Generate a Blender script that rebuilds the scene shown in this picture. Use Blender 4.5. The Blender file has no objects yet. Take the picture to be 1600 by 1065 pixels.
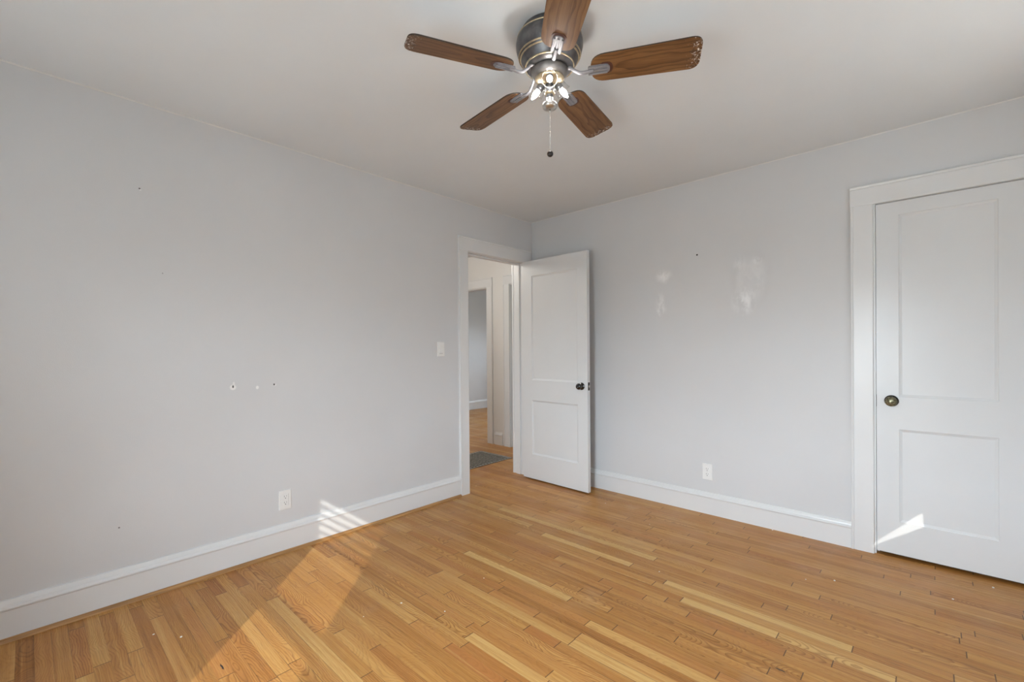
import bpy, bmesh, math, random
from mathutils import Vector, Matrix, Euler
R = math.radians
C = bpy.context.scene.collection
SC = bpy.context.scene

# ------------------------------------------------------------------ camera
cam_d = bpy.data.cameras.new('camera')
cam = bpy.data.objects.new('camera', cam_d)
C.objects.link(cam)
SC.camera = cam
YAW, PITCH, ROLL = 0.748249578, -0.00464889642, -0.00797549861
CAMLOC = Vector((2.87736212, -3.39628137, 1.21854054))
fw = Vector((-math.sin(YAW) * math.cos(PITCH), math.cos(YAW) * math.cos(PITCH), math.sin(PITCH)))
rt0 = Vector((math.cos(YAW), math.sin(YAW), 0))
up0 = rt0.cross(fw)
rt = rt0 * math.cos(ROLL) + up0 * math.sin(ROLL)
up = up0 * math.cos(ROLL) - rt0 * math.sin(ROLL)
m = Matrix.Identity(4)
for i in range(3):
    m[i][0], m[i][1], m[i][2], m[i][3] = rt[i], up[i], -fw[i], CAMLOC[i]
cam.matrix_world = m
cam_d.sensor_fit = 'HORIZONTAL'
cam_d.sensor_width = 36.0
cam_d.lens = 703.751376 / 1600 * 36
cam_d.shift_y = (548.25958 - 532.5) / 1600
cam_d.clip_start = 0.02

# ------------------------------------------------------------------ world, sun, exposure
SC.view_settings.view_transform = 'Standard'
SC.view_settings.look = 'None'
SC.view_settings.gamma = 1.0
SC.view_settings.use_curve_mapping = False
SC.view_settings.exposure = 0.0
cy = SC.cycles
cy.use_denoising = True
cy.max_bounces = 14
cy.diffuse_bounces = 10
cy.glossy_bounces = 5
cy.transparent_max_bounces = 12
cy.caustics_reflective = False
cy.caustics_refractive = False
cy.sample_clamp_indirect = 8.0

SKY = 53.0
w = bpy.data.worlds.new('overcast_sky')
SC.world = w
w.use_nodes = True
nt = w.node_tree
nt.nodes.clear()
wo = nt.nodes.new('ShaderNodeOutputWorld')
wb = nt.nodes.new('ShaderNodeBackground')
wt = nt.nodes.new('ShaderNodeTexCoord')
ws = nt.nodes.new('ShaderNodeSeparateXYZ')
wr = nt.nodes.new('ShaderNodeValToRGB')
wm = nt.nodes.new('ShaderNodeMath')
wm.operation = 'MULTIPLY_ADD'
wm.inputs[1].default_value = 0.5
wm.inputs[2].default_value = 0.5
nt.links.new(wt.outputs['Generated'], ws.inputs[0])
nt.links.new(ws.outputs['Z'], wm.inputs[0])
nt.links.new(wm.outputs[0], wr.inputs[0])
e = wr.color_ramp.elements
e[0].position, e[0].color = 0.47, (0.24, 0.26, 0.26, 1)
e[1].position, e[1].color = 0.53, (0.775, 0.89, 0.985, 1)
wb.inputs['Strength'].default_value = SKY
nt.links.new(wr.outputs[0], wb.inputs['Color'])
nt.links.new(wb.outputs[0], wo.inputs[0])

sd = bpy.data.lights.new('sun', 'SUN')
sd.energy = 3.2
sd.angle = R(0.45)
sd.color = (1.0, 0.955, 0.87)
sun = bpy.data.objects.new('sun', sd)
C.objects.link(sun)
sun.rotation_euler = Vector((-1.0, 1.0, -0.756)).to_track_quat('-Z', 'Y').to_euler()
sun.location = (6, -8, 5)

def portal(name, loc, rot, sx, sy):
    d = bpy.data.lights.new(name, 'AREA')
    d.shape = 'RECTANGLE'
    d.size, d.size_y = sx, sy
    d.cycles.is_portal = True
    o = bpy.data.objects.new(name, d)
    C.objects.link(o)
    o.location, o.rotation_euler = loc, rot
    return o
# room 3.57 x 3.98 m, corner of left and back walls at the origin
RX, RY, H = 3.57, -3.98, 2.46
WA = (1.86, 2.54, 0.42, 1.80)       # window in the wall behind the camera: x0,x1,z0,z1
WB = (-1.90, -0.695, 0.745, 2.05)     # window in the right wall: y0,y1,z0,z1
WC = (-2.25, -1.6, 1.05, 1.85)         # unseen window opening added to light the room beyond the hall
portal('portal_front', ((WA[0] + WA[1]) / 2, RY - 0.14, (WA[2] + WA[3]) / 2), (R(90), 0, R(0)), WA[1] - WA[0], WA[3] - WA[2])
# daylight through the right window's closed blind, plus two added fill windows
WD = (-3.55, -2.55, 0.70, 1.90)  # unseen right-wall window near the camera, added to light the left wall
WE = (0.50, 1.35, 0.42, 1.80)       # unseen second window behind the camera, added to brighten the left side
def blind_glow(name, W, watts, front=False):
    bd = bpy.data.lights.new(name, 'AREA')
    bd.shape = 'RECTANGLE'
    bd.size, bd.size_y = W[1] - W[0] - .06, W[3] - W[2] - .12
    bd.energy = watts
    bd.color = (0.92, 0.97, 1.0)
    o = bpy.data.objects.new(name, bd)
    C.objects.link(o)
    c, z = (W[0] + W[1]) / 2, (W[2] + W[3]) / 2 + .03
    if front: o.location, o.rotation_euler = (c, RY + .045, z), (R(90), 0, 0)
    else: o.location, o.rotation_euler = (RX - .045, c, z), (R(90), 0, R(90))
blind_glow('blind_daylight', WB, 3.5)
blind_glow('added_fill_near', WD, 7.0)  # fill lamp at the added near window
blind_glow('added_fill_front', WE, 2.2, True)  # fill lamp at the added front window
portal('portal_far', ((WC[0] + WC[1]) / 2, 4.14, (WC[2] + WC[3]) / 2), (R(90), 0, R(180)), WC[1] - WC[0], WC[3] - WC[2])

hd = bpy.data.lights.new('hall_lamp', 'POINT')
hd.energy = 33
hd.color = (1.0, 0.95, 0.87)
hd.shadow_soft_size = 0.12
hl = bpy.data.objects.new('hall_lamp', hd)
C.objects.link(hl)
hl.location = (-1.1, -0.9, 2.25)

# ------------------------------------------------------------------ helpers
class MB:
    """collects shapes and links them as ONE mesh object"""
    def __init__(s):
        s.v, s.f, s.sm = [], [], []
    def poly(s, pts, faces, smooth=False, M=None):
        b = len(s.v)
        for p in pts:
            p = Vector(p)
            s.v.append(M @ p if M else p)
        for f in faces:
            s.f.append([b + i for i in f])
            s.sm.append(smooth)
        return s
    def box(s, x0, x1, y0, y1, z0, z1, M=None):
        p = [(x, y, z) for x in (x0, x1) for y in (y0, y1) for z in (z0, z1)]
        return s.poly(p, [(0, 1, 3, 2), (4, 6, 7, 5), (0, 4, 5, 1), (2, 3, 7, 6), (0, 2, 6, 4), (1, 5, 7, 3)], M=M)
    def prism(s, prof, a, b, fn, smooth=False):
        """prof: 2D outline; fn(u, v, t) gives the point at t in (a, b)"""
        n = len(prof)
        pts = [fn(u, v, a) for u, v in prof] + [fn(u, v, b) for u, v in prof]
        s.poly(pts, [(i, (i + 1) % n, n + (i + 1) % n, n + i) for i in range(n)], smooth)
        s.poly(pts[:n], [tuple(range(n))[::-1]])
        s.poly(pts[n:], [tuple(range(n))])
        return s
    def lathe(s, prof, seg=40, M=None, smooth=True):
        pts, n = [], len(prof)
        for k in range(seg):
            a = 2 * math.pi * k / seg
            for r, z in prof:
                pts.append((r * math.cos(a), r * math.sin(a), z))
        fs = []
        for k in range(seg):
            k2 = (k + 1) % seg
            for i in range(n - 1):
                fs.append((k * n + i, k2 * n + i, k2 * n + i + 1, k * n + i + 1))
        return s.poly(pts, fs, smooth, M)
    def torus(s, r, z, t, seg=56, k=8, M=None):
        return s.lathe([(r + t * math.cos(2 * math.pi * i / k), z + t * math.sin(2 * math.pi * i / k)) for i in range(k + 1)], seg, M)
    def tube(s, pts, r, seg=10, sy=1.0):
        pts = [Vector(p) for p in pts]
        rings = []
        for i, p in enumerate(pts):
            d = (pts[min(i + 1, len(pts) - 1)] - pts[max(i - 1, 0)]).normalized()
            ref = Vector((0, 1, 0)) if abs(d.y) < 0.9 else Vector((1, 0, 0))
            a = d.cross(ref).normalized()
            b = d.cross(a).normalized()
            rings.append([p + r * (math.cos(2 * math.pi * k / seg) * a + sy * math.sin(2 * math.pi * k / seg) * b) for k in range(seg)])
        flat = [q for rg in rings for q in rg]
        fs = [(i * seg + k, i * seg + (k + 1) % seg, (i + 1) * seg + (k + 1) % seg, (i + 1) * seg + k)
              for i in range(len(pts) - 1) for k in range(seg)]
        s.poly(flat, fs, True)
        s.poly(rings[0], [tuple(range(seg))])
        s.poly(rings[-1], [tuple(range(seg))[::-1]])
        return s
    def build(s, name, mat, parent=None, bevel=0.0, seg=2, weld=True):
        me = bpy.data.meshes.new(name)
        me.from_pydata([tuple(p) for p in s.v], [], s.f)
        for p, q in zip(me.polygons, s.sm):
            p.use_smooth = q
        bm = bmesh.new()
        bm.from_mesh(me)
        if weld:
            bmesh.ops.remove_doubles(bm, verts=bm.verts, dist=1e-6)
        bmesh.ops.recalc_face_normals(bm, faces=bm.faces)
        bm.to_mesh(me)
        bm.free()
        me.materials.append(mat)
        o = bpy.data.objects.new(name, me)
        C.objects.link(o)
        if parent:
            o.parent = parent
        if bevel:
            b = o.modifiers.new('bevel', 'BEVEL')
            b.width, b.segments, b.limit_method, b.angle_limit = bevel, seg, 'ANGLE', R(35)
        return o

def tag(o, label, cat, group=None, kind=None):
    o['label'], o['category'] = label, cat
    if group: o['group'] = group
    if kind: o['kind'] = kind
    return o
def struct(o, label, cat):
    return tag(o, label, cat, kind='structure')
def thing(name, label, cat, loc=(0, 0, 0), rz=0.0, group=None):
    o = bpy.data.objects.new(name, None)
    C.objects.link(o)
    o.empty_display_size = 0.05
    o.location, o.rotation_euler = loc, (0, 0, rz)
    return tag(o, label, cat, group)

# ------------------------------------------------------------------ materials
class NT:
    def __init__(s, name):
        s.mat = bpy.data.materials.new(name)
        s.mat.use_nodes = True
        s.t = s.mat.node_tree
        s.b = s.t.nodes['Principled BSDF']
        s.out = s.t.nodes['Material Output']
    def n(s, typ, **kw):
        x = s.t.nodes.new(typ)
        for k, v in kw.items(): setattr(x, k, v)
        return x
    def l(s, a, b): s.t.links.new(a, b)
    def put(s, inp, v):
        if isinstance(v, bpy.types.NodeSocket): s.l(v, inp)
        else: inp.default_value = v
    def math(s, op, a, b=0.0, c=0.0, clamp=False):
        x = s.n('ShaderNodeMath', operation=op, use_clamp=clamp)
        s.put(x.inputs[0], a); s.put(x.inputs[1], b)
        if op in ('MULTIPLY_ADD', 'SMOOTH_MIN', 'COMPARE'): s.put(x.inputs[2], c)
        return x.outputs[0]
    def step(s, v, a, b, to0=0.0, to1=1.0):
        x = s.n('ShaderNodeMapRange', interpolation_type='SMOOTHSTEP')
        s.put(x.inputs['Value'], v)
        x.inputs['From Min'].default_value, x.inputs['From Max'].default_value = a, b
        x.inputs['To Min'].default_value, x.inputs['To Max'].default_value = to0, to1
        return x.outputs[0]
    def mix(s, fac, a, b, mode='MIX'):
        x = s.n('ShaderNodeMix', data_type='RGBA', blend_type=mode)
        s.put(x.inputs['Factor'], fac)
        for i, v in ((6, a), (7, b)):
            if isinstance(v, tuple) and len(v) == 3: v = v + (1,)
            s.put(x.inputs[i], v)
        return x.outputs[2]
    def noise(s, vec, scale, detail=3.0, rough=0.5, dist=0.0, out=0):
        x = s.n('ShaderNodeTexNoise')
        if vec is not None: s.l(vec, x.inputs['Vector'])
        x.inputs['Scale'].default_value, x.inputs['Detail'].default_value = scale, detail
        x.inputs['Roughness'].default_value, x.inputs['Distortion'].default_value = rough, dist
        return x.outputs[out]
    def obj(s):
        return s.n('ShaderNodeTexCoord').outputs['Object']
    def sep(s, v):
        x = s.n('ShaderNodeSeparateXYZ'); s.l(v, x.inputs[0]); return x.outputs
    def comb(s, a, b, c):
        x = s.n('ShaderNodeCombineXYZ')
        for i, v in enumerate((a, b, c)): s.put(x.inputs[i], v)
        return x.outputs[0]
    def attr(s, name):
        x = s.n('ShaderNodeAttribute', attribute_name=name); return x.outputs
    def ramp(s, fac, stops):
        x = s.n('ShaderNodeValToRGB'); s.l(fac, x.inputs[0])
        el = x.color_ramp.elements
        while len(el) < len(stops): el.new(0.5)
        for q, (p, c) in zip(el, stops): q.position, q.color = p, c + (1,)
        return x.outputs[0]
    def bump(s, h, dist, strength=1.0):
        x = s.n('ShaderNodeBump'); s.l(h, x.inputs['Height'])
        x.inputs['Distance'].default_value, x.inputs['Strength'].default_value = dist, strength
        s.l(x.outputs[0], s.b.inputs['Normal'])
    def set(s, color=None, rough=None, metal=None, spec=None, coat=None, coat_r=None):
        for k, v in (('Base Color', color), ('Roughness', rough), ('Metallic', metal), ('Specular IOR Level', spec), ('Coat Weight', coat), ('Coat Roughness', coat_r)):
            if v is None: continue
            if isinstance(v, tuple) and len(v) == 3: v = v + (1,)
            s.put(s.b.inputs[k], v)
        return s.mat

def plain(name, col, rough=0.5, metal=0.0, var=0.04, scale=14.0, bump=0.0, **kw):
    t = NT(name)
    o = t.obj()
    nz = t.noise(o, scale, 4)
    c = t.mix(t.step(nz, 0.3, 0.7), tuple(x * (1 - var) for x in col), tuple(min(1, x * (1 + var)) for x in col))
    if bump: t.bump(t.noise(o, scale * 16, 3), bump)
    return t.set(c, rough, metal, **kw)

def ell(t, p, ax, c0, c1, r0, r1, soft=0.6):
    """1 inside an ellipse on a wall (ax: index of the horizontal coordinate), fading outwards"""
    a = t.math('DIVIDE', t.math('SUBTRACT', p[ax], c0), r0)
    b = t.math('DIVIDE', t.math('SUBTRACT', p[2], c1), r1)
    d = t.math('SQRT', t.math('ADD', t.math('MULTIPLY', a, a), t.math('MULTIPLY', b, b)))
    return t.step(d, 1.0, 1.0 - soft)

WALLC = (0.600, 0.608, 0.619)
def wall_paint(name, marks=None):
    t = NT(name)
    o = t.obj()
    p = t.sep(o)
    nz = t.noise(o, 1.6, 3)
    c = t.mix(t.step(nz, 0.3, 0.7), tuple(x * 0.985 for x in WALLC), tuple(x * 1.012 for x in WALLC))
    rough = 0.42
    if marks: c = marks(t, o, p, c)
    t.bump(t.math('ADD', t.noise(o, 260, 2), t.math('MULTIPLY', t.noise(o, 9, 2), 4.0)), 0.0005, 0.6)
    return t.set(c, rough, spec=0.35)

def marks_back(t, o, p, c):
    # two rubbed filler patches and a nail hole, wear that belongs to the wall
    st = t.comb(t.math('MULTIPLY', p[0], 1.0), p[1], t.math('MULTIPLY', p[2], 0.55))
    n1 = t.step(t.noise(st, 17, 5, 0.62), 0.40, 0.62)
    white = (0.84, 0.85, 0.86)
    for cx, cz, rx, rz, k in ((1.352, 1.775, 0.085, 0.075, 0.85), (1.325, 1.54, 0.06, 0.14, 0.75),
                              (1.90, 1.80, 0.055, 0.08, 0.5), (1.93, 1.545, 0.10, 0.13, 1.0),
                              (2.015, 1.815, 0.04, 0.045, 1.0), (1.99, 1.70, 0.13, 0.22, 0.35)):
        c = t.mix(t.math('MULTIPLY', t.math('MULTIPLY', ell(t, p, 0, cx, cz, rx, rz, 0.9), n1), k), c, white)
    sm = t.math('MULTIPLY', ell(t, p, 0, 1.975, 1.69, 0.15, 0.24, 0.35), 0.10)
    c = t.mix(sm, c, (0.40, 0.41, 0.43))
    c = t.mix(t.math('MULTIPLY', ell(t, p, 0, 1.975, 1.69, 0.115, 0.20, 0.4), t.step(t.noise(st, 6, 3), 0.35, 0.7, 0.1, 0.5)), c, (0.70, 0.71, 0.725))
    c = t.mix(ell(t, p, 0, 1.609, 1.907, 0.0075, 0.0075, 0.3), c, (0.02, 0.02, 0.02))
    return c
def marks_left(t, o, p, c):
    nz = t.noise(o, 90, 3)
    for cy_, cz, ry, rz, col in ((-2.608, 1.015, 0.020, 0.019, (0.80, 0.80, 0.79)), (-2.604, 1.034, 0.007, 0.016, (0.74, 0.74, 0.74)),
                                 (-2.608, 1.019, 0.0055, 0.010, (0.06, 0.06, 0.06)),
                                 (-2.483, 1.006, 0.010, 0.013, (0.80, 0.80, 0.79)),
                                 (-2.386, 1.015, 0.010, 0.008, (0.72, 0.72, 0.72)), (-2.391, 1.018, 0.006, 0.007, (0.05, 0.05, 0.05)),
                                 (-3.008, 2.03, 0.005, 0.005, (0.10, 0.09, 0.09)), (-3.005, 2.024, 0.005, 0.005, (0.75, 0.75, 0.75)),
                                 (-3.1, 0.37, 0.0045, 0.0045, (0.12, 0.12, 0.12)),
                                 (-2.92, 1.62, 0.004, 0.004, (0.34, 0.34, 0.34))):
        c = t.mix(t.math('MULTIPLY', ell(t, p, 1, cy_, cz, ry, rz, 0.45), t.step(nz, 0.2, 0.45)), c, col)
    return c

M_wall = wall_paint('grey_wall_paint')
M_wall_left = wall_paint('grey_wall_paint_with_holes', marks_left)
M_wall_back = wall_paint('grey_wall_paint_with_patches', marks_back)
M_ceil = plain('flat_ceiling_paint', (0.69, 0.72, 0.745), 0.85, var=0.02, scale=1.2, bump=0.0002, spec=0.2)
M_hall = plain('cream_hall_paint', (0.70, 0.695, 0.68), 0.6, var=0.015, scale=2)
M_far = plain('pale_room_paint', (0.58, 0.58, 0.58), 0.6, var=0.015, scale=2)

def trim_mat(name, col, dirt=0.0):
    t = NT(name)
    o = t.obj()
    c = t.mix(t.step(t.noise(o, 3.0, 3), 0.3, 0.7), tuple(x * 0.975 for x in col), col)
    if dirt:
        c = t.mix(t.math('MULTIPLY', t.step(t.noise(o, 55, 4, 0.7), 0.70, 0.78), dirt), c, (0.25, 0.22, 0.18))
    t.bump(t.noise(t.comb(*[t.math('MULTIPLY', q, k) for q, k in zip(t.sep(o), (1, 1, 0.15))]), 60, 3), 0.0004, 0.5)
    return t.set(c, 0.3, spec=0.4)
M_trim = trim_mat('white_gloss_trim_paint', (0.69, 0.70, 0.705), 0.35)
M_door = trim_mat('white_gloss_door_paint', (0.665, 0.68, 0.69))
M_plate = plain('white_plastic_plate', (0.76, 0.76, 0.75), 0.35, var=0.01)
M_slot = plain('dark_slot', (0.06, 0.055, 0.05), 0.6)
M_black = plain('black_knob_enamel', (0.012, 0.011, 0.011), 0.16, var=0.2, coat=0.5)
M_iron = plain('dark_worn_iron', (0.05, 0.045, 0.04), 0.45, 0.7, var=0.3, scale=80)
M_steel = plain('worn_steel', (0.55, 0.53, 0.50), 0.32, 1.0, var=0.15, scale=60)

def unproj(u, v):
    x, yv = (u - 800) / 703.751376, -(v - 548.25958) / 703.751376
    d = fw + rt * x + up * yv
    t = -CAMLOC.z / d.z
    return CAMLOC + d * t
GOUGES = [(unproj(u, v).x, unproj(u, v).y, ra, rb) for u, v, ra, rb in ((1219, 1046, .026, .005), (347, 1041, .030, .004), (1101, 910, .012, .003))]
def oak():
    t = NT('oak_strip_floor')
    ua, tone, seed, red, ln = t.attr('uvp'), t.attr('tone')[2], t.attr('seed')[2], t.attr('red')[2], t.attr('plen')[2]
    q = t.sep(ua[1])
    u, v = q[0], q[1]
    S = t.math('MULTIPLY', seed, 37.0)
    # annual rings cut by the face of the board: cathedral grain
    d = t.math('MULTIPLY_ADD', t.math('SUBTRACT', t.noise(t.comb(t.math('MULTIPLY', u, 1.0), S, 0.0), 2.2, 2, 0.5), 0.5), 0.22, t.math('MULTIPLY', t.math('SUBTRACT', seed, 0.4), 0.10))
    off = t.math('MULTIPLY', t.math('SUBTRACT', t.math('FRACT', t.math('MULTIPLY', seed, 7.13)), 0.5), 0.10)
    wob = t.noise(t.comb(t.math('MULTIPLY', u, 9.0), t.math('MULTIPLY', v, 60.0), S), 1.0, 3, 0.55)
    vv = t.math('ADD', t.math('ADD', v, off), t.math('MULTIPLY', t.math('SUBTRACT', wob, 0.5), 0.016))
    rr = t.math('SQRT', t.math('ADD', t.math('MULTIPLY', vv, vv), t.math('MULTIPLY', d, d)))
    ring = t.math('FRACT', t.math('MULTIPLY', rr, 150.0))
    line = t.step(ring, 0.45, 1.0)
    line = t.math('MULTIPLY', line, t.step(ring, 1.0, 0.94))
    pore = t.noise(t.comb(t.math('MULTIPLY', u, 14.0), t.math('MULTIPLY', v, 420.0), S), 1.0, 3, 0.6)
    streak = t.noise(t.comb(t.math('MULTIPLY', u, 1.6), t.math('MULTIPLY', v, 70.0), S), 1.0, 3, 0.6)
    base = t.ramp(t.math('ADD', tone, t.math('MULTIPLY', t.math('SUBTRACT', streak, 0.5), 0.85)),
                  [(0.0, (0.225, 0.083, 0.014)), (0.32, (0.388, 0.170, 0.037)), (0.62, (0.50, 0.252, 0.068)), (1.0, (0.625, 0.392, 0.142))])
    base = t.mix(t.math('MULTIPLY', red, 0.7), base, (0.44, 0.165, 0.045))
    rs = t.noise(t.comb(t.math('MULTIPLY', u, 1.1), t.math('MULTIPLY', v, 45.0), t.math('ADD', S, 4.0)), 1.0, 4, 0.6)
    base = t.mix(t.step(rs, 0.50, 0.72, 0.0, 0.55), base, (0.40, 0.165, 0.042))
    base = t.mix(t.step(rs, 0.44, 0.28, 0.0, 0.45), base, (0.60, 0.375, 0.132))
    dark = t.mix(1.0, base, (0.52, 0.40, 0.30), 'MULTIPLY')
    gs = t.step(t.math('FRACT', t.math('MULTIPLY', seed, 3.71)), 0.2, 0.9, 0.22, 0.85)
    c = t.mix(t.math('MULTIPLY', line, gs), base, dark)
    c = t.mix(t.step(pore, 0.56, 0.74, 0.0, 0.5), c, dark)
    # dark mineral streaks
    ms = t.step(t.noise(t.comb(t.math('MULTIPLY', u, 2.4), t.math('MULTIPLY', v, 55.0), t.math('ADD', S, 9.0)), 1.0, 4, 0.6), 0.64, 0.76)
    c = t.mix(t.math('MULTIPLY', ms, 0.75), c, (0.16, 0.07, 0.03))
    # worn dull patches and tiny plaster flecks
    o = t.obj()
    c = t.mix(t.step(t.noise(o, 2.3, 4, 0.6), 0.58, 0.80, 0.0, 0.15), c, (0.58, 0.47, 0.34))
    sc = t.noise(t.comb(t.math('MULTIPLY', t.sep(o)[0], 5.0), t.math('MULTIPLY', t.sep(o)[1], 30.0), 0.0), 1.0, 5, 0.65)
    c = t.mix(t.math('MULTIPLY', t.step(sc, 0.73, 0.80), 0.5), c, (0.72, 0.64, 0.52))
    # two dark gouges in the boards
    op = t.sep(o)
    for gx_, gy_, ra, rb in GOUGES:
        qa = t.math('DIVIDE', t.math('SUBTRACT', op[0], gx_), ra)
        qb = t.math('DIVIDE', t.math('ADD', t.math('SUBTRACT', op[1], gy_), t.math('MULTIPLY', t.math('SUBTRACT', t.noise(o, 40, 2), .5), .008)), rb)
        dd = t.math('SQRT', t.math('ADD', t.math('MULTIPLY', qa, qa), t.math('MULTIPLY', qb, qb)))
        c = t.mix(t.step(dd, 1.0, 0.45), c, (0.030, 0.022, 0.022))
    # joints between boards
    e1 = t.math('MINIMUM', v, t.math('SUBTRACT', 0.0515, v))
    e2 = t.math('MINIMUM', u, t.math('SUBTRACT', ln, u))
    gap = t.math('MAXIMUM', t.math('MULTIPLY', t.step(e1, 0.0016, 0.0004), t.step(t.noise(o, 3.1, 2), 0.35, 0.65, 0.0, 0.7)), t.math('MULTIPLY', t.step(e2, 0.0028, 0.0010), 0.9))
    c = t.mix(gap, c, (0.10, 0.045, 0.018))
    t.bump(t.math('SUBTRACT', t.math('MULTIPLY', pore, 0.25), gap), 0.0006, 0.5)
    ro = t.step(t.noise(o, 5.0, 4), 0.3, 0.7, 0.34, 0.48)
    return t.set(c, ro, spec=0.42)
M_oak = oak()
def shoe_oak():
    t = NT('oak_shoe_moulding')
    p = t.sep(t.obj())
    nz = t.noise(t.comb(t.math('MULTIPLY', p[0], 90), t.math('MULTIPLY', p[1], 4), t.math('MULTIPLY', p[2], 90)), 1.0, 4, 0.6)
    c = t.ramp(nz, [(0.25, (0.20, 0.10, 0.035)), (0.55, (0.40, 0.21, 0.075)), (0.85, (0.50, 0.29, 0.12))])
    return t.set(c, 0.42)
M_shoe = shoe_oak()

# ------------------------------------------------------------------ floor: strips of oak running along x
random.seed(29)
PW = 0.0515
Y0 = -1.5844 - PW * 47
# boards that stand out in the photograph: (start pixel, end pixel, tone, redness)
SPEC = [((1040, 908), (1334, 1006), 1.0, 0), ((1063, 938), (1213, 996), 1.0, 0), ((1215, 998), (1400, 1062), .9, .1),
        ((819, 983), (873, 1005), .30, .75), ((720, 866), (893, 934), .92, 0), ((736, 975), (868, 1044), .42, .35),
        ((734, 991), (857, 1064), .86, 0), ((702, 1007), (789, 1064), .22, .9), ((780, 794), (1025, 873), .98, 0),
        ((846, 835), (983, 885), .92, 0), ((770, 832), (875, 867), .33, .55), ((418, 938), (571, 1063), .80, 0),
        ((1075, 960), (1230, 1012), .30, .55), ((1454, 927), (1600, 968), .25, .45), ((1380, 905), (1600, 957), .40, .3),
        ((940, 905), (1010, 930), .45, .5), ((745, 870), (823, 896), .42, .55), ((1461, 957), (1600, 1000), .36, .3),
        ((884, 1010), (1060, 1080), .85, 0), ((690, 870), (790, 915), .48, .6), ((770, 922), (846, 955), .5, .5),
        ((330, 905), (352, 925), .15, .6), ((194, 955), (275, 1064), .30, .15), ((158, 962), (190, 1062), .42, .1), ((300, 925), (420, 1064), .34, .2), ((895, 1000), (1100, 1072), .72, .1)]
spec = {}
for a, b, tn, rd in SPEC:
    A, B = unproj(*a), unproj(*b)
    row = int(math.floor(((A.y + B.y) / 2 - Y0) / PW))
    spec.setdefault(row, []).append((min(A.x, B.x), max(A.x, B.x), tn, rd))
fv, ff, fuv, ftone, fseed, fred, flen = [], [], [], [], [], [], []
row = 0
while Y0 + row * PW < 4.1:
    y = Y0 + row * PW
    x = -4.1 - random.random() * 0.6
    joints = []
    fixed = sorted(spec.get(row, []))
    while x < 3.7:
        nx = x + random.choice((random.uniform(0.3, 0.7), random.uniform(0.6, 1.5), random.uniform(0.8, 1.9)))
        tn = min(1, max(0, random.gauss(0.505, 0.12)))
        rd = max(0, random.gauss(0.06, 0.22))
        nxt = [s for s in fixed if s[1] > x + 0.01]
        if nxt:
            s = nxt[0]
            if s[0] <= x + 0.02:
                nx, tn, rd = s[1], s[2], s[3]
            elif nx > s[0] - 0.15:
                nx = s[0]
        joints.append((x, nx, tn, min(rd, 1)))
        x = nx
    for x0, x1, tn, rd in joints:
        b = len(fv)
        fv += [(x0, y, 0), (x1, y, 0), (x1, y + PW, 0), (x0, y + PW, 0)]
        ff.append((b, b + 1, b + 2, b + 3))
        L = x1 - x0
        fuv += [(0, 0, 0), (L, 0, 0), (L, PW, 0), (0, PW, 0)]
        ftone.append(tn); fseed.append(random.random()); fred.append(rd); flen.append(L)
    row += 1
# underside slab belongs to the same floor
b = len(fv)
fv += [(xx, yy, zz) for xx in (-4.2, 3.7) for yy in (-4.12, 4.2) for zz in (-0.12, -0.004)]
for f in [(0, 1, 3, 2), (4, 6, 7, 5), (0, 4, 5, 1), (2, 3, 7, 6), (0, 2, 6, 4), (1, 5, 7, 3)]:
    ff.append(tuple(b + i for i in f)); fuv += [(0.2, 0.02, 0)] * 4
    ftone.append(.3); fseed.append(.5); fred.append(0); flen.append(1)
me = bpy.data.meshes.new('floor')
me.from_pydata(fv, [], ff)
a = me.attributes.new('uvp', 'FLOAT_VECTOR', 'CORNER'); a.data.foreach_set('vector', [c for p in fuv for c in p])
for nm, vals in (('tone', ftone), ('seed', fseed), ('red', fred), ('plen', flen)):
    a = me.attributes.new(nm, 'FLOAT', 'FACE'); a.data.foreach_set('value', vals)
me.materials.append(M_oak)
floor = bpy.data.objects.new('floor', me)
C.objects.link(floor)
struct(floor, 'worn honey oak strip floor running through the room and hall', 'floor')

# ------------------------------------------------------------------ shell
o = MB().box(-4.2, 3.7, -4.12, 4.2, H, H + 0.12).build('ceiling', M_ceil)
struct(o, 'flat off-white ceiling above the grey room', 'ceiling')
T = 0.13
DL0, DL1, DH = -0.872, -0.118, 2.066          # rough opening of the hall doorway
o = MB()
o.box(-T, 0, RY - T, DL0, 0, H).box(-T, 0, DL1, 0.82, 0, H).box(-T, 0, DL0, DL1, DH, H)
o = o.build('wall_left', M_wall_left, weld=False)
struct(o, 'long grey painted wall with the hall doorway at its far end', 'wall')
CX0, CX1, CH = 2.628, 3.262, 2.066            # rough opening of the closet
o = MB()
o.box(0, CX0, 0, T, 0, H).box(CX1, RX + T, 0, T, 0, H).box(CX0, CX1, 0, T, CH, H)
o = o.build('wall_back', M_wall_back, weld=False)
struct(o, 'grey painted wall with filler patches and the closet door', 'wall')
o = MB()
o.box(RX, RX + T, RY - T, WD[0], 0, H).box(RX, RX + T, WD[1], WB[0], 0, H).box(RX, RX + T, WB[1], 0, 0, H)
o.box(RX, RX + T, WD[0], WD[1], 0, WD[2]).box(RX, RX + T, WD[0], WD[1], WD[3], H)
o.box(RX, RX + T, WB[0], WB[1], 0, WB[2]).box(RX, RX + T, WB[0], WB[1], WB[3], H)
struct(o.build('wall_right', M_wall, weld=False), 'grey painted window wall right of the camera', 'wall')
o = MB()
o.box(0, WE[0], RY - T, RY, 0, H).box(WE[1], WA[0], RY - T, RY, 0, H).box(WA[1], RX, RY - T, RY, 0, H)
o.box(WE[0], WE[1], RY - T, RY, 0, WE[2]).box(WE[0], WE[1], RY - T, RY, WE[3], H)
o.box(WA[0], WA[1], RY - T, RY, 0, WA[2]).box(WA[0], WA[1], RY - T, RY, WA[3], H)
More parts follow.
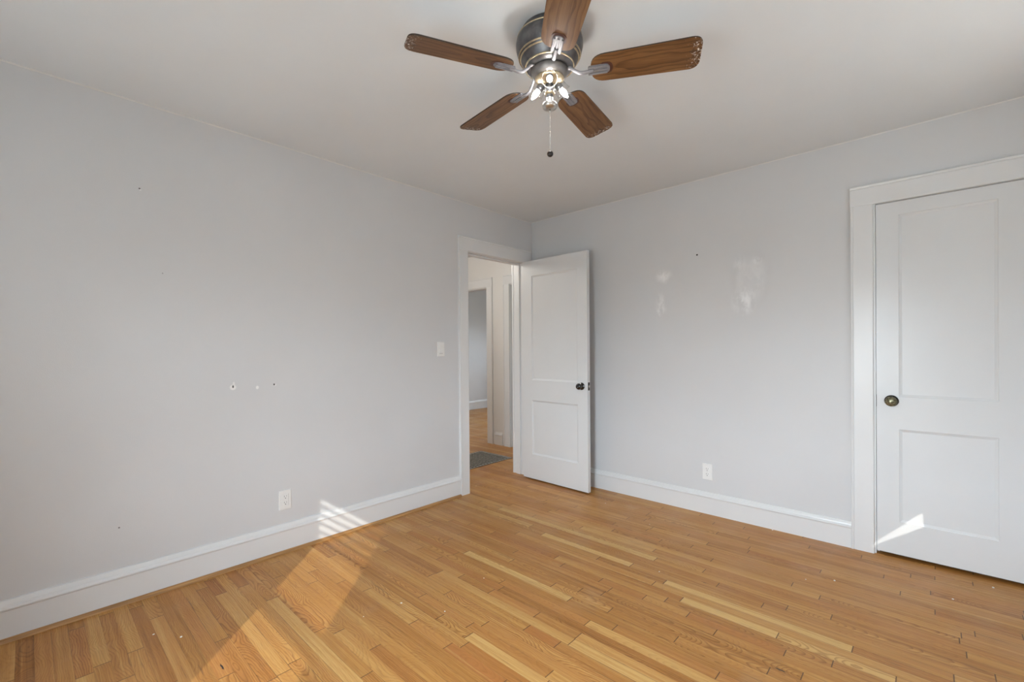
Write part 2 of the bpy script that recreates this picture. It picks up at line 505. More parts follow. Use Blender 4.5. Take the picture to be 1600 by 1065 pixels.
struct(o.build('wall_front', M_wall, weld=False), 'grey painted window wall behind the camera', 'wall')
# closet box behind the back wall
o = MB()
o.box(2.3, 2.36, T, 0.8, 0, H).box(RX + T - 0.06, RX + T, T, 0.8, 0, H).box(2.3, RX + T, 0.8, 0.86, 0, H)
struct(o.build('wall_closet', M_hall, weld=False), 'inner walls of the closet behind the white door', 'wall')
# hall: end wall with two doorways, room beyond the left one
HY, HT = 0.69, 0.12
A0, A1 = -2.13, -1.335            # left doorway opening
B0, B1 = -0.957, -0.25            # right doorway opening
o = MB()
o.box(-4.05, A0, HY, HY + HT, 0, H).box(A1, B0, HY, HY + HT, 0, H).box(B1, -T, HY, HY + HT, 0, H)
o.box(A0, A1, HY, HY + HT, 2.03, H).box(B0, B1, HY, HY + HT, 2.03, H)
struct(o.build('wall_hall', M_hall, weld=False), 'cream hallway wall with two doorways seen through the door', 'wall')
o = MB().box(-2.5, -2.4, -3.0, HY, 0, H).box(-2.4, -T, -3.0, -2.9, 0, H)
struct(o.build('wall_hall_side', M_hall, weld=False), 'cream side walls of the hallway', 'wall')
FX = -3.93
o = MB()
o.box(FX - 0.1, FX, HY + HT, 4.1, 0, H).box(-0.75, -0.65, 1.6, 4.1, 0, H)
o.box(FX, WC[0], 4.0, 4.1, 0, H).box(WC[1], -0.75, 4.0, 4.1, 0, H)
o.box(WC[0], WC[1], 4.0, 4.1, 0, WC[2]).box(WC[0], WC[1], 4.0, 4.1, WC[3], H)
o.box(-0.95 - 0.38, -0.95 - 0.28, HY + HT, 1.6, 0, H).box(-1.33, 0, 1.5, 1.6, 0, H).box(-T, 0, 0.82, 1.5, 0, H)
struct(o.build('wall_far_room', M_far, weld=False), 'pale walls of the room beyond the hallway', 'wall')

# ------------------------------------------------------------------ baseboards
BB = [(0, 0), (.018, 0), (.018, .128), (.0195, .131), (.0235, .1335), (.0245, .139), (.022, .144), (.016, .149), (.0145, .156), (.011, .164), (.008, .171), (0, .173)]
BBb = [(u, v * 0.158 / 0.173) for u, v in BB]
o = MB().prism(BB, RY, -0.952, lambda u, v, t: (u, t, v + (0.012 if v < 0.001 else 0)))
o = o.build('baseboard_left', M_trim)
struct(o, 'tall white baseboard along the left wall', 'baseboard')
o = MB().prism(BBb, 0.0, 2.526, lambda u, v, t: (t, -u, v)).build('baseboard_back', M_trim)
struct(o, 'tall white baseboard between open door and closet', 'baseboard')
o = MB().prism(BB, RY, 0.0, lambda u, v, t: (RX - u, t, v)).build('baseboard_right', M_trim)
struct(o, 'white baseboard under the right wall window', 'baseboard')
o = MB().prism(BB, 0.025, RX - 0.025, lambda u, v, t: (t, RY + u, v)).build('baseboard_front', M_trim)
struct(o, 'white baseboard on the wall behind the camera', 'baseboard')
o = MB().prism(BBb, -1.212, -1.082, lambda u, v, t: (t, HY - u, v)).build('baseboard_hall', M_trim)
struct(o, 'short white baseboard between the two hallway doorways', 'baseboard')
o = MB().prism(BB, HY + HT, 4.0, lambda u, v, t: (FX + u, t, v)).build('baseboard_far', M_trim)
struct(o, 'white baseboard in the room beyond the hallway', 'baseboard')
q = [(0, 0)] + [(.017 * math.cos(R(a)), .017 * math.sin(R(a))) for a in range(0, 91, 15)]
o = MB().prism(q, RY + .02, -0.955, lambda u, v, t: (.0185 + u, t, v), smooth=False).build('trim_1', M_shoe)
struct(o, 'oak quarter-round shoe moulding along the left baseboard', 'trim')
# paint edge where wall meets ceiling
o = MB().box(0, .0022, RY, -0.0, H - .007, H).box(0.0022, RX, -.0022, 0, H - .006, H).build('trim_2', plain('paint_edge', (0.68, 0.67, 0.65), 0.7))
struct(o, 'thin pale paint line where the walls meet the ceiling', 'trim')

# ------------------------------------------------------------------ door casings
CP = [(0, 0), (0, .018), (.004, .020), (.082, .020), (.0835, .0185), (.085, .0185), (.0865, .022), (.094, .024), (.097, .022), (.0975, 0)]
def casing(mb, P, y0, y1, ztop, w_=.0975):
    """flat casing around an opening y0..y1; P(s, d, z) maps along-wall, depth, height"""
    k = w_ / .0975
    pr = [(u * k, v) for u, v in CP]
    mb.prism(pr, 0, ztop + .0, lambda u, v, t: P(y0 - u, v, t))
    mb.prism(pr, 0, ztop + .0, lambda u, v, t: P(y1 + u, v, t))
    n = len(pr)
    hd_ = [(u * .118 / .0975, v) for u, v in CP]
    pts = [P(y0 - w_ - .0, v, ztop + u) for u, v in hd_] + [P(y1 + w_ + .0, v, ztop + u) for u, v in hd_]
    mb.poly(pts, [(i, (i + 1) % n, n + (i + 1) % n, n + i) for i in range(n)] + [tuple(range(n)), tuple(range(n, 2 * n))[::-1]])
    return mb
mb = casing(MB(), lambda s, d, z: (d, s, z), -0.854, -0.134, 2.050)
tr = mb.build('trim_3', M_trim)
struct(tr, 'white casing around the doorway to the hall', 'door trim')
mb = MB()
mb.box(-T - .004, .004, -0.874, -0.860, 0, 2.064).box(-T - .004, .004, -0.130, -0.116, 0, 2.064).box(-T - .004, .004, -0.860, -0.130, 2.046, 2.064)
jb = mb.build('jamb', M_trim, tr, weld=False)
mb = MB()
mb.box(-.095, -.045, -0.860, -0.848, 0, 2.046).box(-.095, -.045, -0.142, -0.130, 0, 2.046).box(-.095, -.045, -0.848, -0.142, 2.034, 2.046)
mb.build('stop', M_trim, tr, bevel=.002, weld=False)
mb = casing(MB(), lambda s, d, z: (-T - d, s, z), -0.854, -0.134, 2.050)
mb.build('hall_casing', M_trim, tr)

mb = casing(MB(), lambda s, d, z: (s, -d, z), 2.634, 3.256, 2.050, .108)
tr2 = mb.build('trim_4', M_trim)
struct(tr2, 'white casing around the closet door', 'door trim')
mb = MB()
mb.box(2.629, 2.643, -.002, T, 0, 2.062).box(3.247, 3.261, -.002, T, 0, 2.062).box(2.643, 3.247, -.002, T, 2.049, 2.062)
mb.build('jamb', M_trim, tr2, weld=False)
mb = MB()
mb.box(2.643, 2.655, .045, T, 0, 2.049).box(3.235, 3.247, .045, T, 0, 2.049).box(2.643, 3.247, .045, T, 2.036, 2.049)
mb.build('stop', M_trim, tr2, weld=False)

for nm, a0, a1, lab in (('trim_5', A0, A1, 'white casing of the left hallway doorway'), ('trim_6', B0, B1, 'white casing of the right hallway doorway')):
    mb = casing(MB(), lambda s, d, z: (s, HY - d, z), a0 + .012, a1 - .012, 2.022, .100)
    t_ = struct(mb.build(nm, M_trim), lab, 'door trim')
    mb = MB()
    mb.box(a0, a0 + .018, HY - .003, HY + HT + .003, 0, 2.03).box(a1 - .018, a1, HY - .003, HY + HT + .003, 0, 2.03)
    mb.box(a0 + .018, a1 - .018, HY - .003, HY + HT + .003, 2.012, 2.03)
    mb.build('jamb', M_trim, t_, weld=False)

# ------------------------------------------------------------------ doors
def leaf(L, Hh, Tk, panels, dep=.007, mo=.014):
    """two-panel door, x along the leaf, y through it, both faces recessed"""
    mb = MB()
    xs = sorted({0, L, *[p[0] for p in panels], *[p[1] for p in panels]})
    zs = sorted({0, Hh, *[p[2] for p in panels], *[p[3] for p in panels]})
    def inp(x, z): return any(p[0] < x < p[1] and p[2] < z < p[3] for p in panels)
    for sgn, y in ((-1, 0.0), (1, Tk)):
        for i in range(len(xs) - 1):
            for j in range(len(zs) - 1):
                if not inp((xs[i] + xs[i + 1]) / 2, (zs[j] + zs[j + 1]) / 2):
                    mb.poly([(xs[i], y, zs[j]), (xs[i + 1], y, zs[j]), (xs[i + 1], y, zs[j + 1]), (xs[i], y, zs[j + 1])], [(0, 1, 2, 3)])
        for p in panels:
            loops = []
            for k, dd in ((0, 0), (.002, .0), (.004, .003), (mo * .7, dep * .75), (mo, dep), (mo + .002, dep + .001)):
                yy = y - sgn * dd
                loops.append([(p[0] + k, yy, p[2] + k), (p[1] - k, yy, p[2] + k), (p[1] - k, yy, p[3] - k), (p[0] + k, yy, p[3] - k)])
            for a_, b_ in zip(loops, loops[1:]):
                mb.poly(a_ + b_, [(i, (i + 1) % 4, 4 + (i + 1) % 4, 4 + i) for i in range(4)])
            mb.poly(loops[-1], [(0, 1, 2, 3)])
    pts = [(0, 0, 0), (L, 0, 0), (L, 0, Hh), (0, 0, Hh), (0, Tk, 0), (L, Tk, 0), (L, Tk, Hh), (0, Tk, Hh)]
    mb.poly(pts, [(0, 1, 5, 4), (1, 2, 6, 5), (2, 3, 7, 6), (3, 0, 4, 7)])
    return mb
ang = math.atan2(-0.022, 0.738)
d1 = leaf(.738, 2.026, .035, [(.112, .640, .225, .732), (.112, .640, .915, 1.885)]).build('door_1', M_door)
d1.location, d1.rotation_euler = (.046, -.1965, .012), (0, 0, ang)
struct(d1, 'white two-panel door standing open into the room by the corner', 'door')
def knob_on(parent, x, z, y, sgn, mat, mat2, scale=1.0, rose=True):
    M = Matrix.Translation((x, y, z)) @ Matrix.Rotation(R(90) * (1 if sgn < 0 else -1), 4, 'X') @ Matrix.Scale(scale, 4)
    pr = [(0, 0), (.009, 0), (.009, .022), (.013, .026), (.022, .030), (.0262, .037), (.0268, .044), (.024, .052), (.016, .058), (.006, .0605), (0, .061)]
    k = MB().lathe(pr, 32, M).build('knob', mat, parent)
    if rose:
        MB().lathe([(0, 0), (.031, 0), (.031, .003), (.027, .007), (.016, .009), (.0145, .014), (.011, .016), (0, .016)], 32, M).build('rosette', mat2, k)
    return k
knob_on(d1, .678, .888, 0.0, -1, M_black, M_black)
knob_on(d1, .678, .888, .035, 1, M_black, M_black)
lp = MB().box(.7375, .7392, .006, .029, .855, .922).build('latch_plate', M_iron, d1)
MB().box(.7385, .7475, .012, .025, .880, .897).build('latch', M_steel, lp)
for zc in (.22, 1.80):
    hg = MB().lathe([(0, zc - .045), (.0055, zc - .045), (.0055, zc + .045), (0, zc + .045)], 12, Matrix.Translation((-.012, .041, 0)))
    hg.box(-.012, .004, .0385, .042, zc - .045, zc + .045).box(-.034, -.012, .0385, .042, zc - .045, zc + .045)
    hg.build('hinge', M_trim, d1)

d2 = leaf(.600, 2.026, .035, [(.099, .493, .185, .722), (.099, .493, .904, 1.952)]).build('door_2', M_door)
d2.location = (2.645, .001, .020)
struct(d2, 'white two-panel closet door, shut, at the right edge', 'door')
def brass():
    t = NT('aged_mottled_brass')
    n_ = t.noise(t.obj(), 95, 4, 0.6)
    c = t.ramp(n_, [(0.35, (0.05, 0.05, 0.03)), (0.55, (0.26, 0.24, 0.15)), (0.75, (0.55, 0.50, 0.38))])
    return t.set(c, 0.38, 0.85)
M_brass_old = brass()
knob_on(d2, .068, .882, 0.0, -1, M_brass_old, M_iron, 1.05, rose=True)
MB().box(.0, .0015, -.001, .003, .845, .915).build('latch_plate', M_iron, d2)
d3 = leaf(B1 - B0 - .044, 1.99, .035, [(.11, .53, .22, .73), (.11, .53, .92, 1.85)]).build('door_3', M_door)
d3.location = (B0 + .022, HY + .075, .010)
struct(d3, 'shut white door inside the right hallway doorway', 'door')
MB().box(2.646, 3.244, .05, .085, 0, .003).build('door_gap_strip', plain('door_gap_shade', (0.05, 0.03, 0.02), 0.7))  # dark strip: shade of the gap under the closet door, put into colour
struct(bpy.data.objects['door_gap_strip'], 'dark strip painted as shade in the gap under the closet door', 'trim')

# ------------------------------------------------------------------ windows behind and beside the camera
def glass():
    t = NT('clear_window_glass')
    tr_, gl, mx = t.n('ShaderNodeBsdfTransparent'), t.n('ShaderNodeBsdfGlossy'), t.n('ShaderNodeMixShader')
    gl.inputs['Roughness'].default_value = 0.02
    lw = t.n('ShaderNodeLayerWeight'); lw.inputs[0].default_value = 0.5
    t.l(t.math('MULTIPLY_ADD', t.math('POWER', lw.outputs['Facing'], 4.0), 0.5, 0.05), mx.inputs[0]); t.l(tr_.outputs[0], mx.inputs[1]); t.l(gl.outputs[0], mx.inputs[2])
    t.l(mx.outputs[0], t.out.inputs[0])
    return t.mat
M_glass = glass()
def window(name, P, s0, s1, z0, z1, label, stool=.05):
    """P(s, d, z): along the wall, distance into the room from the wall face, height"""
    def bx(mb, a, b, c, d, e_, f):
        p = [P(x, y, z) for x in (a, b) for y in (c, d) for z in (e_, f)]
        mb.poly(p, [(0, 1, 3, 2), (4, 6, 7, 5), (0, 4, 5, 1), (2, 3, 7, 6), (0, 2, 6, 4), (1, 5, 7, 3)])
    mb = MB()
    bx(mb, s0 - .09, s0, 0, .02, z0 - .02, z1 + .1); bx(mb, s1, s1 + .09, 0, .02, z0 - .02, z1 + .1)
    bx(mb, s0, s1, 0, .02, z1, z1 + .1)
    bx(mb, s0 - .11, s1 + .11, 0, stool, z0 - .03, z0 - .0); bx(mb, s0 - .09, s1 + .09, 0, .016, z0 - .11, z0 - .03)
    wn = struct(mb.build(name, M_trim, weld=False), label, 'window')
    mb = MB()
    zm = (z0 + z1) / 2
    for za, zb, dd in ((z0, zm + .02, -.06), (zm - .02, z1, -.09)):
        bx(mb, s0, s0 + .035, dd - .03, dd, za, zb); bx(mb, s1 - .035, s1, dd - .03, dd, za, zb)
        bx(mb, s0 + .035, s1 - .035, dd - .03, dd, za, za + .04); bx(mb, s0 + .035, s1 - .035, dd - .03, dd, zb - .04, zb)
    sh = mb.build('sash', M_trim, wn, weld=False)
    mb = MB()
    bx(mb, s0 + .035, s1 - .035, -.077, -.073, z0 + .04, zm - .02); bx(mb, s0 + .035, s1 - .035, -.107, -.103, zm + .02, z1 - .04)
    mb.build('pane', M_glass, sh, weld=False)
    return wn
w1 = window('window_1', lambda s, d, z: (s, RY + d, z), WA[0] - .02, WA[1] + .02, WA[2], WA[3], 'white sash window behind the camera')
# raised blind in the head of window 1: its slats stripe the sun on the left wall
mb = MB()
zc = WA[3] - .045
while zc > 1.40:
    pr = [(-.024, -.0012), (.024, -.0012), (.024, .0012), (-.024, .0012)]
    ca, sa = math.cos(R(17)), math.sin(R(17))
    mb.prism(pr, WA[0] + .002, WA[1] - .002, lambda u, v, t, zc=zc: (t, RY - .022 + u * ca + v * sa, zc - u * sa + v * ca))
    zc -= .056
mb.build('blind', M_trim, w1, weld=False)
w2 = window('window_2', lambda s, d, z: (RX - d, s, z), WB[0] - .0, WB[1] + .0, WB[2], WB[3], 'white sash window in the right wall', .010)
w3 = window('added_window_near', lambda s, d, z: (RX - d, s, z), WD[0] - .0, WD[1] + .0, WD[2], WD[3], 'unseen sash window added for fill light in the right wall nearest the camera')
# closed blinds; the bottom rail in window 2 sags and leaves a slit at the corner nearest the closet
def closed_blind(wn, W, rail, P=lambda s, d, z: (RX - d, s, z)):
    mb = MB()
    zt, n_ = W[3] - .01, 26
    for i in range(n_):
        za = zt - i * (zt - W[2] - .088) / n_
        zb_ = zt - (i + 1) * (zt - W[2] - .088) / n_ - .004
        mb.poly([P(W[0] + .004, .012, za), P(W[1] - .004, .012, za), P(W[1] - .004, .002, zb_), P(W[0] + .004, .002, zb_)], [(0, 1, 2, 3)])
    mb.prism(rail, .002, .014, lambda u, v, t: P(u, t, v))
    mb.build('blind', M_trim, wn, weld=False)
closed_blind(w2, WB, [(WB[0] + .004, WB[2] + .001), (WB[0] + .004, WB[2] + .11), (WB[1] - .004, WB[2] + .11), (WB[1] - .004, WB[2] + .086), (WB[1] - .045, WB[2] + .080), (WB[1] - .30, WB[2] + .001)])
w4 = window('added_window_front', lambda s, d, z: (s, RY + d, z), WE[0], WE[1], WE[2], WE[3], 'unseen second sash window added for fill light behind the camera')
closed_blind(w4, WE, [(WE[0] + .004, WE[2] + .001), (WE[0] + .004, WE[2] + .11), (WE[1] - .004, WE[2] + .11), (WE[1] - .004, WE[2] + .001)], lambda s, d, z: (s, RY + d, z))
closed_blind(w3, WD, [(WD[0] + .004, WD[2] + .001), (WD[0] + .004, WD[2] + .11), (WD[1] - .004, WD[2] + .11), (WD[1] - .004, WD[2] + .001)])

# ------------------------------------------------------------------ switch and outlets
def plate(name, label, cat, loc, rz, kind):
    t = thing(name, label, cat, loc, rz)
    # local: x along wall, y out of wall (towards -y), z up
    w_, h_ = .072, .118
    mb = MB()
    mb.poly([(-w_ / 2, 0, -h_ / 2), (w_ / 2, 0, -h_ / 2), (w_ / 2, 0, h_ / 2), (-w_ / 2, 0, h_ / 2),
             (-w_ / 2 + .003, -.006, -h_ / 2 + .003), (w_ / 2 - .003, -.006, -h_ / 2 + .003), (w_ / 2 - .003, -.006, h_ / 2 - .003), (-w_ / 2 + .003, -.006, h_ / 2 - .003)],
            [(0, 1, 2, 3), (4, 5, 6, 7), (0, 1, 5, 4), (1, 2, 6, 5), (2, 3, 7, 6), (3, 0, 4, 7)])
    mb.build('cover_plate', M_plate, t, bevel=.001)
    if kind == 'switch':
        r_ = MB()
        r_.poly([(-.0165, -.006, -.033), (.0165, -.006, -.033), (.0165, -.006, .033), (-.0165, -.006, .033),
                 (-.0165, -.0125, -.032), (.0165, -.0125, -.032), (.0165, -.0065, .032), (-.0165, -.0065, .032)],
                [(0, 1, 2, 3), (4, 5, 6, 7), (0, 1, 5, 4), (1, 2, 6, 5), (2, 3, 7, 6), (3, 0, 4, 7)])
        r_.build('rocker', M_plate, t, bevel=.0008)
        MB().box(-.0175, .0175, -.0064, -.0058, -.036, -.0335).build('rocker_gap', plain('grey_gap', (.25, .25, .25), .6), t)
    else:
        if kind == 'decor':
            MB().box(-.0172, .0172, -.0078, -.0055, -.0345, .0345).build('receptacle', M_plate, t, bevel=.0008)
            g = MB().box(.0178, .0190, -.0063, -.0055, -.035, .035)
            g.build('frame_gap', plain('grey_gap_line', (.3, .3, .3), .6), t)
            zs = (.0185, -.0185)
        else:
            zs = (.0195, -.0195)
            for z in zs:
                pts = [(.0172 * max(-1, min(1, 1.15 * math.cos(a_))), .0145 * math.sin(a_)) for a_ in [2 * math.pi * k / 28 for k in range(28)]]
                MB().prism(pts, -.0078, -.0055, lambda u, v, tt, z=z: (u, tt, z + v)).build('receptacle', M_plate, t)
            MB().lathe([(0, 0), (.003, 0), (.003, .001), (0, .0013)], 12, Matrix.Translation((0, -.006, 0)) @ Matrix.Rotation(R(90), 4, 'X')).build('screw', M_steel, t)
        for z in zs:
            MB().box(-.0075, -.0055, -.0083, -.0070, z + .000, z + .009).build('slot', M_slot, t)
            MB().box(.0055, .0072, -.0083, -.0070, z + .001, z + .0085).build('slot', M_slot, t)
            MB().lathe([(0, 0), (.0028, 0), (.0028, .0012), (0, .0012)], 12, Matrix.Translation((0, -.0071, z - .0072)) @ Matrix.Rotation(R(90), 4, 'X')).build('slot', M_slot, t)
    return t
plate('light_switch', 'white rocker light switch on the left wall beside the doorway', 'light switch', (0, -1.137, 1.222), R(90), 'switch')
plate('wall_outlet', 'white square-faced electrical outlet low on the left wall', 'outlet', (0, -2.336, .314), R(90), 'decor')
plate('wall_outlet', 'white electrical outlet low on the back wall between door and closet', 'outlet', (1.676, 0, .306), 0, 'duplex')

# ------------------------------------------------------------------ return-air grille in the hall floor
gx0, gx1, gy0, gy1 = -1.06, -.545, -.47, .29
g = thing('floor_grille', 'dark slatted metal air grille set in the hallway floor', 'floor vent', ((gx0 + gx1) / 2, (gy0 + gy1) / 2, 0))
hx, hy = (gx1 - gx0) / 2, (gy1 - gy0) / 2
M_gfr = plain('grey_painted_steel', (.30, .29, .27), .45, .5, var=.15, scale=40)
M_gsl = plain('bronze_grey_louvre', (.34, .33, .30), .45, .5, var=.2, scale=40)
mb = MB()
f = .022
mb.box(-hx, hx, -hy, -hy + f, .0005, .006).box(-hx, hx, hy - f, hy, .0005, .006).box(-hx, -hx + f, -hy + f, hy - f, .0005, .006).box(hx - f, hx, -hy + f, hy - f, .0005, .006)
mb.build('frame', M_gfr, g, bevel=.0015, weld=False)
MB().box(-hx + f, hx - f, -hy + f, hy - f, .0004, .0008).build('backing', plain('dark_duct', (.012, .012, .012), .9), g)
n = 17
for k in range(n):
    y = -hy + f + (k + .5) * (2 * hy - 2 * f) / n
    MB().poly([(-hx + f, y - .002, .0012), (hx - f, y - .002, .0012), (hx - f, y + .005, .0058), (-hx + f, y + .005, .0058),
               (-hx + f, y - .002, .0024), (hx - f, y - .002, .0024), (hx - f, y + .005, .0068), (-hx + f, y + .005, .0068)],
              [(0, 1, 2, 3), (4, 5, 6, 7), (0, 1, 5, 4), (1, 2, 6, 5), (2, 3, 7, 6), (3, 0, 4, 7)]).build('slat', M_gsl, g)

# ------------------------------------------------------------------ ceiling fan
FC = (1.785, -1.990, H)
fan = thing('ceiling_fan', 'dark bronze ceiling fan with five worn walnut blades and lit bulbs', 'ceiling fan', FC)
def bronze():
    t = NT('oil_rubbed_bronze')
    c = t.mix(t.step(t.noise(t.obj(), 30, 4), .35, .7), (.085, .085, .092), (.15, .147, .15))
    return t.set(c, .36, .55)
M_bronze = bronze()
M_gold = plain('antique_gold_ring', (.52, .43, .29), .38, .85, var=.2, scale=60)
M_pewter = plain('brushed_pewter', (.26, .255, .275), .55, .55, var=.06, scale=50)
prof = [(0, 0), (.109, 0), (.111, -.004), (.111, -.022), (.117, -.027), (.127, -.033), (.1305, -.048), (.130, -.066), (.1255, -.086), (.117, -.102), (.110, -.113), (.103, -.126), (.094, -.139), (.083, -.146), (.074, -.149), (0, -.149)]
MB().lathe(prof, 72).build('motor_housing', M_bronze, fan)
for r_, z_, k_ in ((.124, -.030, .0036), (.1195, -.0985, .0032), (.1135, -.108, .0032), (.0945, -.1385, .003)):
    MB().torus(r_, z_, k_, 72).build('trim_ring', M_gold, fan)
sh = MB().lathe([(0, -.149), (.066, -.149), (.0715, -.152), (.0715, -.158), (.070, -.166), (.064, -.175), (.057, -.182), (0, -.182)], 56).build('switch_housing', plain('grey_bronze_cup', (.17, .16, .155), .38, .6, var=.15, scale=40), fan)
fit = MB().lathe([(0, -.181), (.054, -.181), (.057, -.184), (.054, -.190), (.040, -.197), (.022, -.203), (.017, -.206), (0, -.206)], 48).build('light_fitter', M_gold, fan)
st = MB().lathe([(0, -.204), (.0165, -.204), (.0175, -.215), (.0165, -.236), (.0125, -.240), (.0125, -.262), (0, -.262)], 32).build('stem', M_bronze, fan)
MB().lathe([(.0125, -.237), (.0195, -.238), (.0205, -.241), (.0195, -.244), (.0125, -.246)], 32).build('collar', M_gold, st)
MB().lathe([(.0125, -.258), (.0135, -.272), (.016, -.277), (.027, -.280), (.0295, -.284), (.0295, -.291), (.026, -.298), (.012, -.302), (0, -.303)], 40).build('finial', plain('satin_nickel', (.55, .53, .50), .3, .9), fan)
# pull chain: fine beaded chain, connector and dark ball
mb = MB()
z = -.303
mb.lathe([(0, z), (.004, z), (.0035, z - .012), (0, z - .013)], 12)
z -= .012
while z > -.470:
    mb.lathe([(0, z), (.0011, z - .0008), (.0015, z - .002), (.0011, z - .0032), (0, z - .004)], 8)
    z -= .0040
mb.lathe([(0, -.388), (.0022, -.389), (.0022, -.397), (0, -.398)], 10)
ch = mb.build('pull_chain', M_steel, fan, weld=False)
bm_ = [(0.0122 * math.sin(R(a_)), -.4765 + .0122 * math.cos(R(a_))) for a_ in range(0, 181, 12)]
MB().lathe(bm_, 28).build('pull_knob', plain('dark_pull_knob', (.018, .016, .016), .3, .2, var=.3), ch)

BULB = 105.0
def bulb_mat():
    t = NT('lit_bulb')
    em = t.n('ShaderNodeEmission')
    em.inputs['Color'].default_value = (1.0, .96, .90, 1)
    em.inputs['Strength'].default_value = BULB
    t.l(em.outputs[0], t.out.inputs[0])
    return t.mat
M_bulb = bulb_mat()
for az in (-52, 68, 188):
    ax = Vector((math.cos(R(az)) * .055, math.sin(R(az)) * .055, -.046)).normalized()
    base = Vector((math.cos(R(az)) * .030, math.sin(R(az)) * .030, -.192))
    M = Matrix.Translation(base) @ Vector((0, 0, 1)).rotation_difference(ax).to_matrix().to_4x4()
    so = MB().lathe([(0, -.006), (.013, -.006), (.0145, 0), (.0145, .024), (.012, .027), (0, .027)], 24, M).build('lamp_socket', M_bronze, fan)
    MB().lathe([(0, .026), (.006, .026), (.0085, .033), (.0112, .042), (.0105, .051), (.0068, .061), (.0025, .069), (0, .0705)], 14, M).build('bulb', M_bulb, so)
    MB().lathe([(.0150, .004), (.022, .008), (.0265, .020), (.0275, .034), (.030, .046), (.0308, .046), (.0283, .034), (.0273, .020), (.0228, .0075), (.0150, .003)], 28, M).build('lamp_shade', M_glass, so)

def walnut():
    t = NT('worn_walnut_blade')
    o = t.obj()
    p = t.sep(o)
    rnd = t.n('ShaderNodeObjectInfo').outputs['Random']
    S = t.math('MULTIPLY', rnd, 23.0)
    wv = t.noise(t.comb(t.math('MULTIPLY', p[0], 5.0), t.math('MULTIPLY', p[1], 22.0), S), 1.0, 3, .5)
    dd = t.math('MULTIPLY', t.math('SUBTRACT', t.noise(t.comb(t.math('MULTIPLY', p[0], 3.6), S, 0.0), 1.0, 2), .5), .16)
    vv = t.math('ADD', p[1], t.math('MULTIPLY', t.math('SUBTRACT', wv, .5), .05))
    rr = t.math('SQRT', t.math('ADD', t.math('MULTIPLY', vv, vv), t.math('MULTIPLY', dd, dd)))
    ring = t.math('FRACT', t.math('MULTIPLY', rr, 46.0))
    line = t.math('MULTIPLY', t.step(ring, .3, 1.0), t.step(ring, 1.0, .9))
    fine = t.noise(t.comb(t.math('MULTIPLY', p[0], 9.0), t.math('MULTIPLY', p[1], 260.0), S), 1.0, 3, .6)
    c = t.ramp(t.math('ADD', t.math('MULTIPLY', t.math('SUBTRACT', 1.0, line), .34), t.math('MULTIPLY_ADD', fine, .55, t.math('MULTIPLY_ADD', wv, .7, -.30))),
               [(.10, (.052, .020, .007)), (.5, (.130, .058, .020)), (.95, (.225, .115, .044))])
    # paint flaked off near the tip and along the edges
    fl = t.noise(o, 150, 4, .7)
    tipm = t.step(p[0], .475, .552, .0, .20)
    chip = t.step(t.math('ADD', fl, tipm), .745, .775)
    chip = t.math('MULTIPLY', chip, t.step(p[0], .470, .490))
    rough_edge = t.math('MULTIPLY', t.step(t.math('ADD', t.noise(o, 60, 3), t.step(p[0], .49, .556, 0, .25)), .66, .74), t.step(p[0], .47, .52))
    c = t.mix(t.math('MULTIPLY', rough_edge, .6), c, (.055, .028, .016))
    c = t.mix(t.math('MULTIPLY', chip, .9), c, (.72, .68, .62))
    t.bump(fine, .0004, .4)
    return t.set(c, .40, spec=.3)
M_walnut = walnut()
M_edge = plain('dark_blade_edge', (.03, .018, .012), .5)
def rounded(pts, rad, n=7):
    out = []
    N = len(pts)
    for i in range(N):
        p, a_, b_ = Vector(pts[i]), Vector(pts[i - 1]), Vector(pts[(i + 1) % N])
        u, v = (a_ - p).normalized(), (b_ - p).normalized()
        r = rad[i]
        for k in range(n + 1):
            s = k / n
            q0, q1 = p + u * r, p + v * r
            out.append(tuple((1 - s) ** 2 * q0 + 2 * s * (1 - s) * p + s * s * q1))
    return out
outline = rounded([(.160, -.0615), (.556, -.071), (.556, .071), (.160, .0615)], [.055, .040, .040, .055])
blade_me, iron_me, plate_me = None, None, None
PHI = 28.7
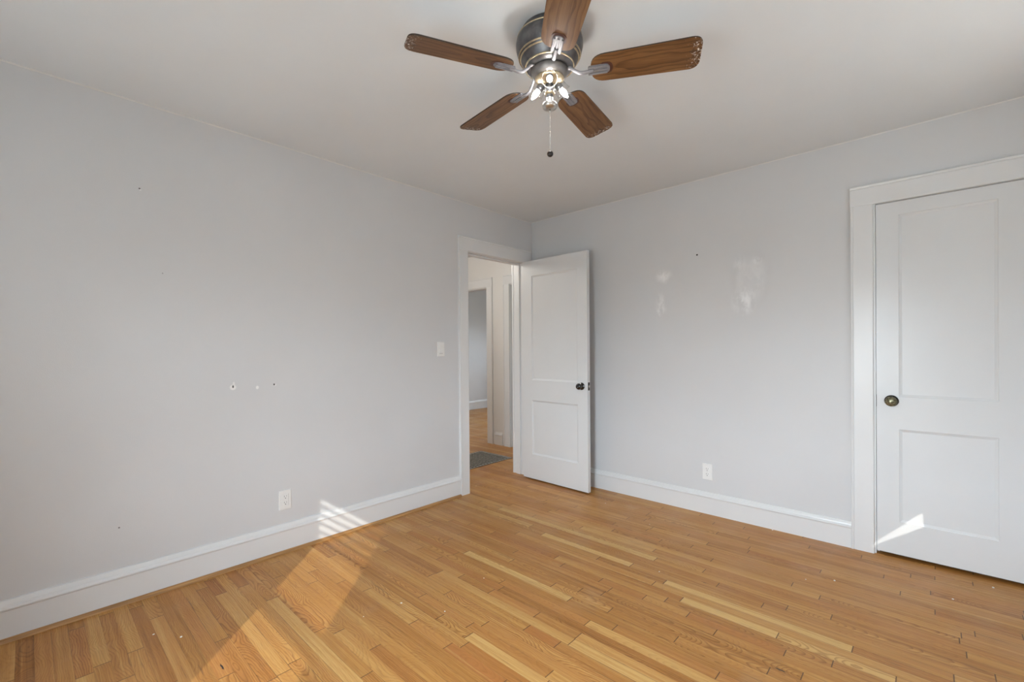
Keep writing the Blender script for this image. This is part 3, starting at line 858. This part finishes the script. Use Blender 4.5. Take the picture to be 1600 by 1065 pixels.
for k in range(5):
    if k == 0:
        mb = MB()
        mb.prism(outline, -.003, .003, lambda u, v, t: (u, v, t))
        bl = mb.build('blade', M_walnut, fan, bevel=.0012)
        bl.data.materials.append(M_edge)
        for p_ in bl.data.polygons:
            if abs(p_.normal.z) < .5: p_.material_index = 1
        # S-shaped arm from the flywheel and ribbed plate under the blade root
        mb = MB()
        pts = [(.070, 0, .022), (.083, 0, .019), (.094, 0, .008), (.104, 0, .000), (.116, 0, -.009), (.132, 0, -.012), (.150, 0, -.010), (.172, 0, -.008)]
        P = [Vector(p) for p in pts]
        sm = []
        for i in range(len(P) - 1):
            for s in (0, .33, .66):
                a_, b_, c_, d_ = P[max(i - 1, 0)], P[i], P[i + 1], P[min(i + 2, len(P) - 1)]
                sm.append(.5 * ((2 * b_) + (c_ - a_) * s + (2 * a_ - 5 * b_ + 4 * c_ - d_) * s * s + (3 * b_ - a_ - 3 * c_ + d_) * s ** 3))
        sm.append(P[-1])
        mb.tube(sm, .0058, 12, 1.35)
        ir = mb.build('blade_iron', M_pewter, bl)
        mb = MB()
        ol = rounded([(.150, -.020), (.232, -.020), (.232, .020), (.150, .020)], [.008, .019, .019, .008])
        mb.prism(ol, -.0075, -.0032, lambda u, v, t: (u, v, t))
        for v0 in (-.0185, -.0035, .0115):
            mb.box(.150, .222, v0, v0 + .007, -.0115, -.0070)
        pl = mb.build('mounting_plate', M_pewter, bl, bevel=.001, weld=False)
        ol = rounded([(.200, -.027), (.243, -.027), (.243, .027), (.200, .027)], [.008, .026, .026, .008])
        sc_ = MB().prism(ol, -.0042, -.0031, lambda u, v, t: (u, v, t)).build('plate_gasket', plain('red_brown_gasket', (.075, .025, .014), .5), bl)
        src = (bl, ir, pl, sc_)
        b0 = bl
    else:
        bl = src[0].copy(); C.objects.link(bl); bl.parent = fan
        for s_ in src[1:]:
            c_ = s_.copy(); C.objects.link(c_); c_.parent = bl
    bl.location = (0, 0, 2.290 - H)
    bl.rotation_euler = (R(-12.8), 0, R(PHI + 72 * k))
    bl['group'] = 'walnut fan blades'

# ------------------------------------------------------------------ small bits on the floor
M_crumb = plain('white_plaster_crumb', (.80, .77, .72), .8)
cr = None
random.seed(5)
for u, v in ((240, 991), (283, 995), (568, 963), (627, 942), (695, 955), (912, 768), (946, 786), (756, 903), (1030, 893), (1207, 828), (1304, 907), (1489, 936), (1259, 905), (1552, 918), (744, 759), (1015, 819)):
    P = unproj(u, v)
    if cr is None:
        mb = MB()
        mb.lathe([(0, 0), (.0035, .0003), (.0042, .0014), (.003, .0028), (0, .0033)], 7, smooth=False)
        cr = mb.build('plaster_crumb', M_crumb)
        o = cr
    else:
        o = cr.copy(); C.objects.link(o)
    o.location = (P.x, P.y, 0)
    s = random.uniform(.6, 1.15)
    o.scale = (s * random.uniform(.8, 1.4), s, s)
    o.rotation_euler = (0, 0, random.uniform(0, 6.28))
    tag(o, 'tiny white plaster crumb lying on the oak floor', 'crumb', 'plaster crumbs scattered on the floor')
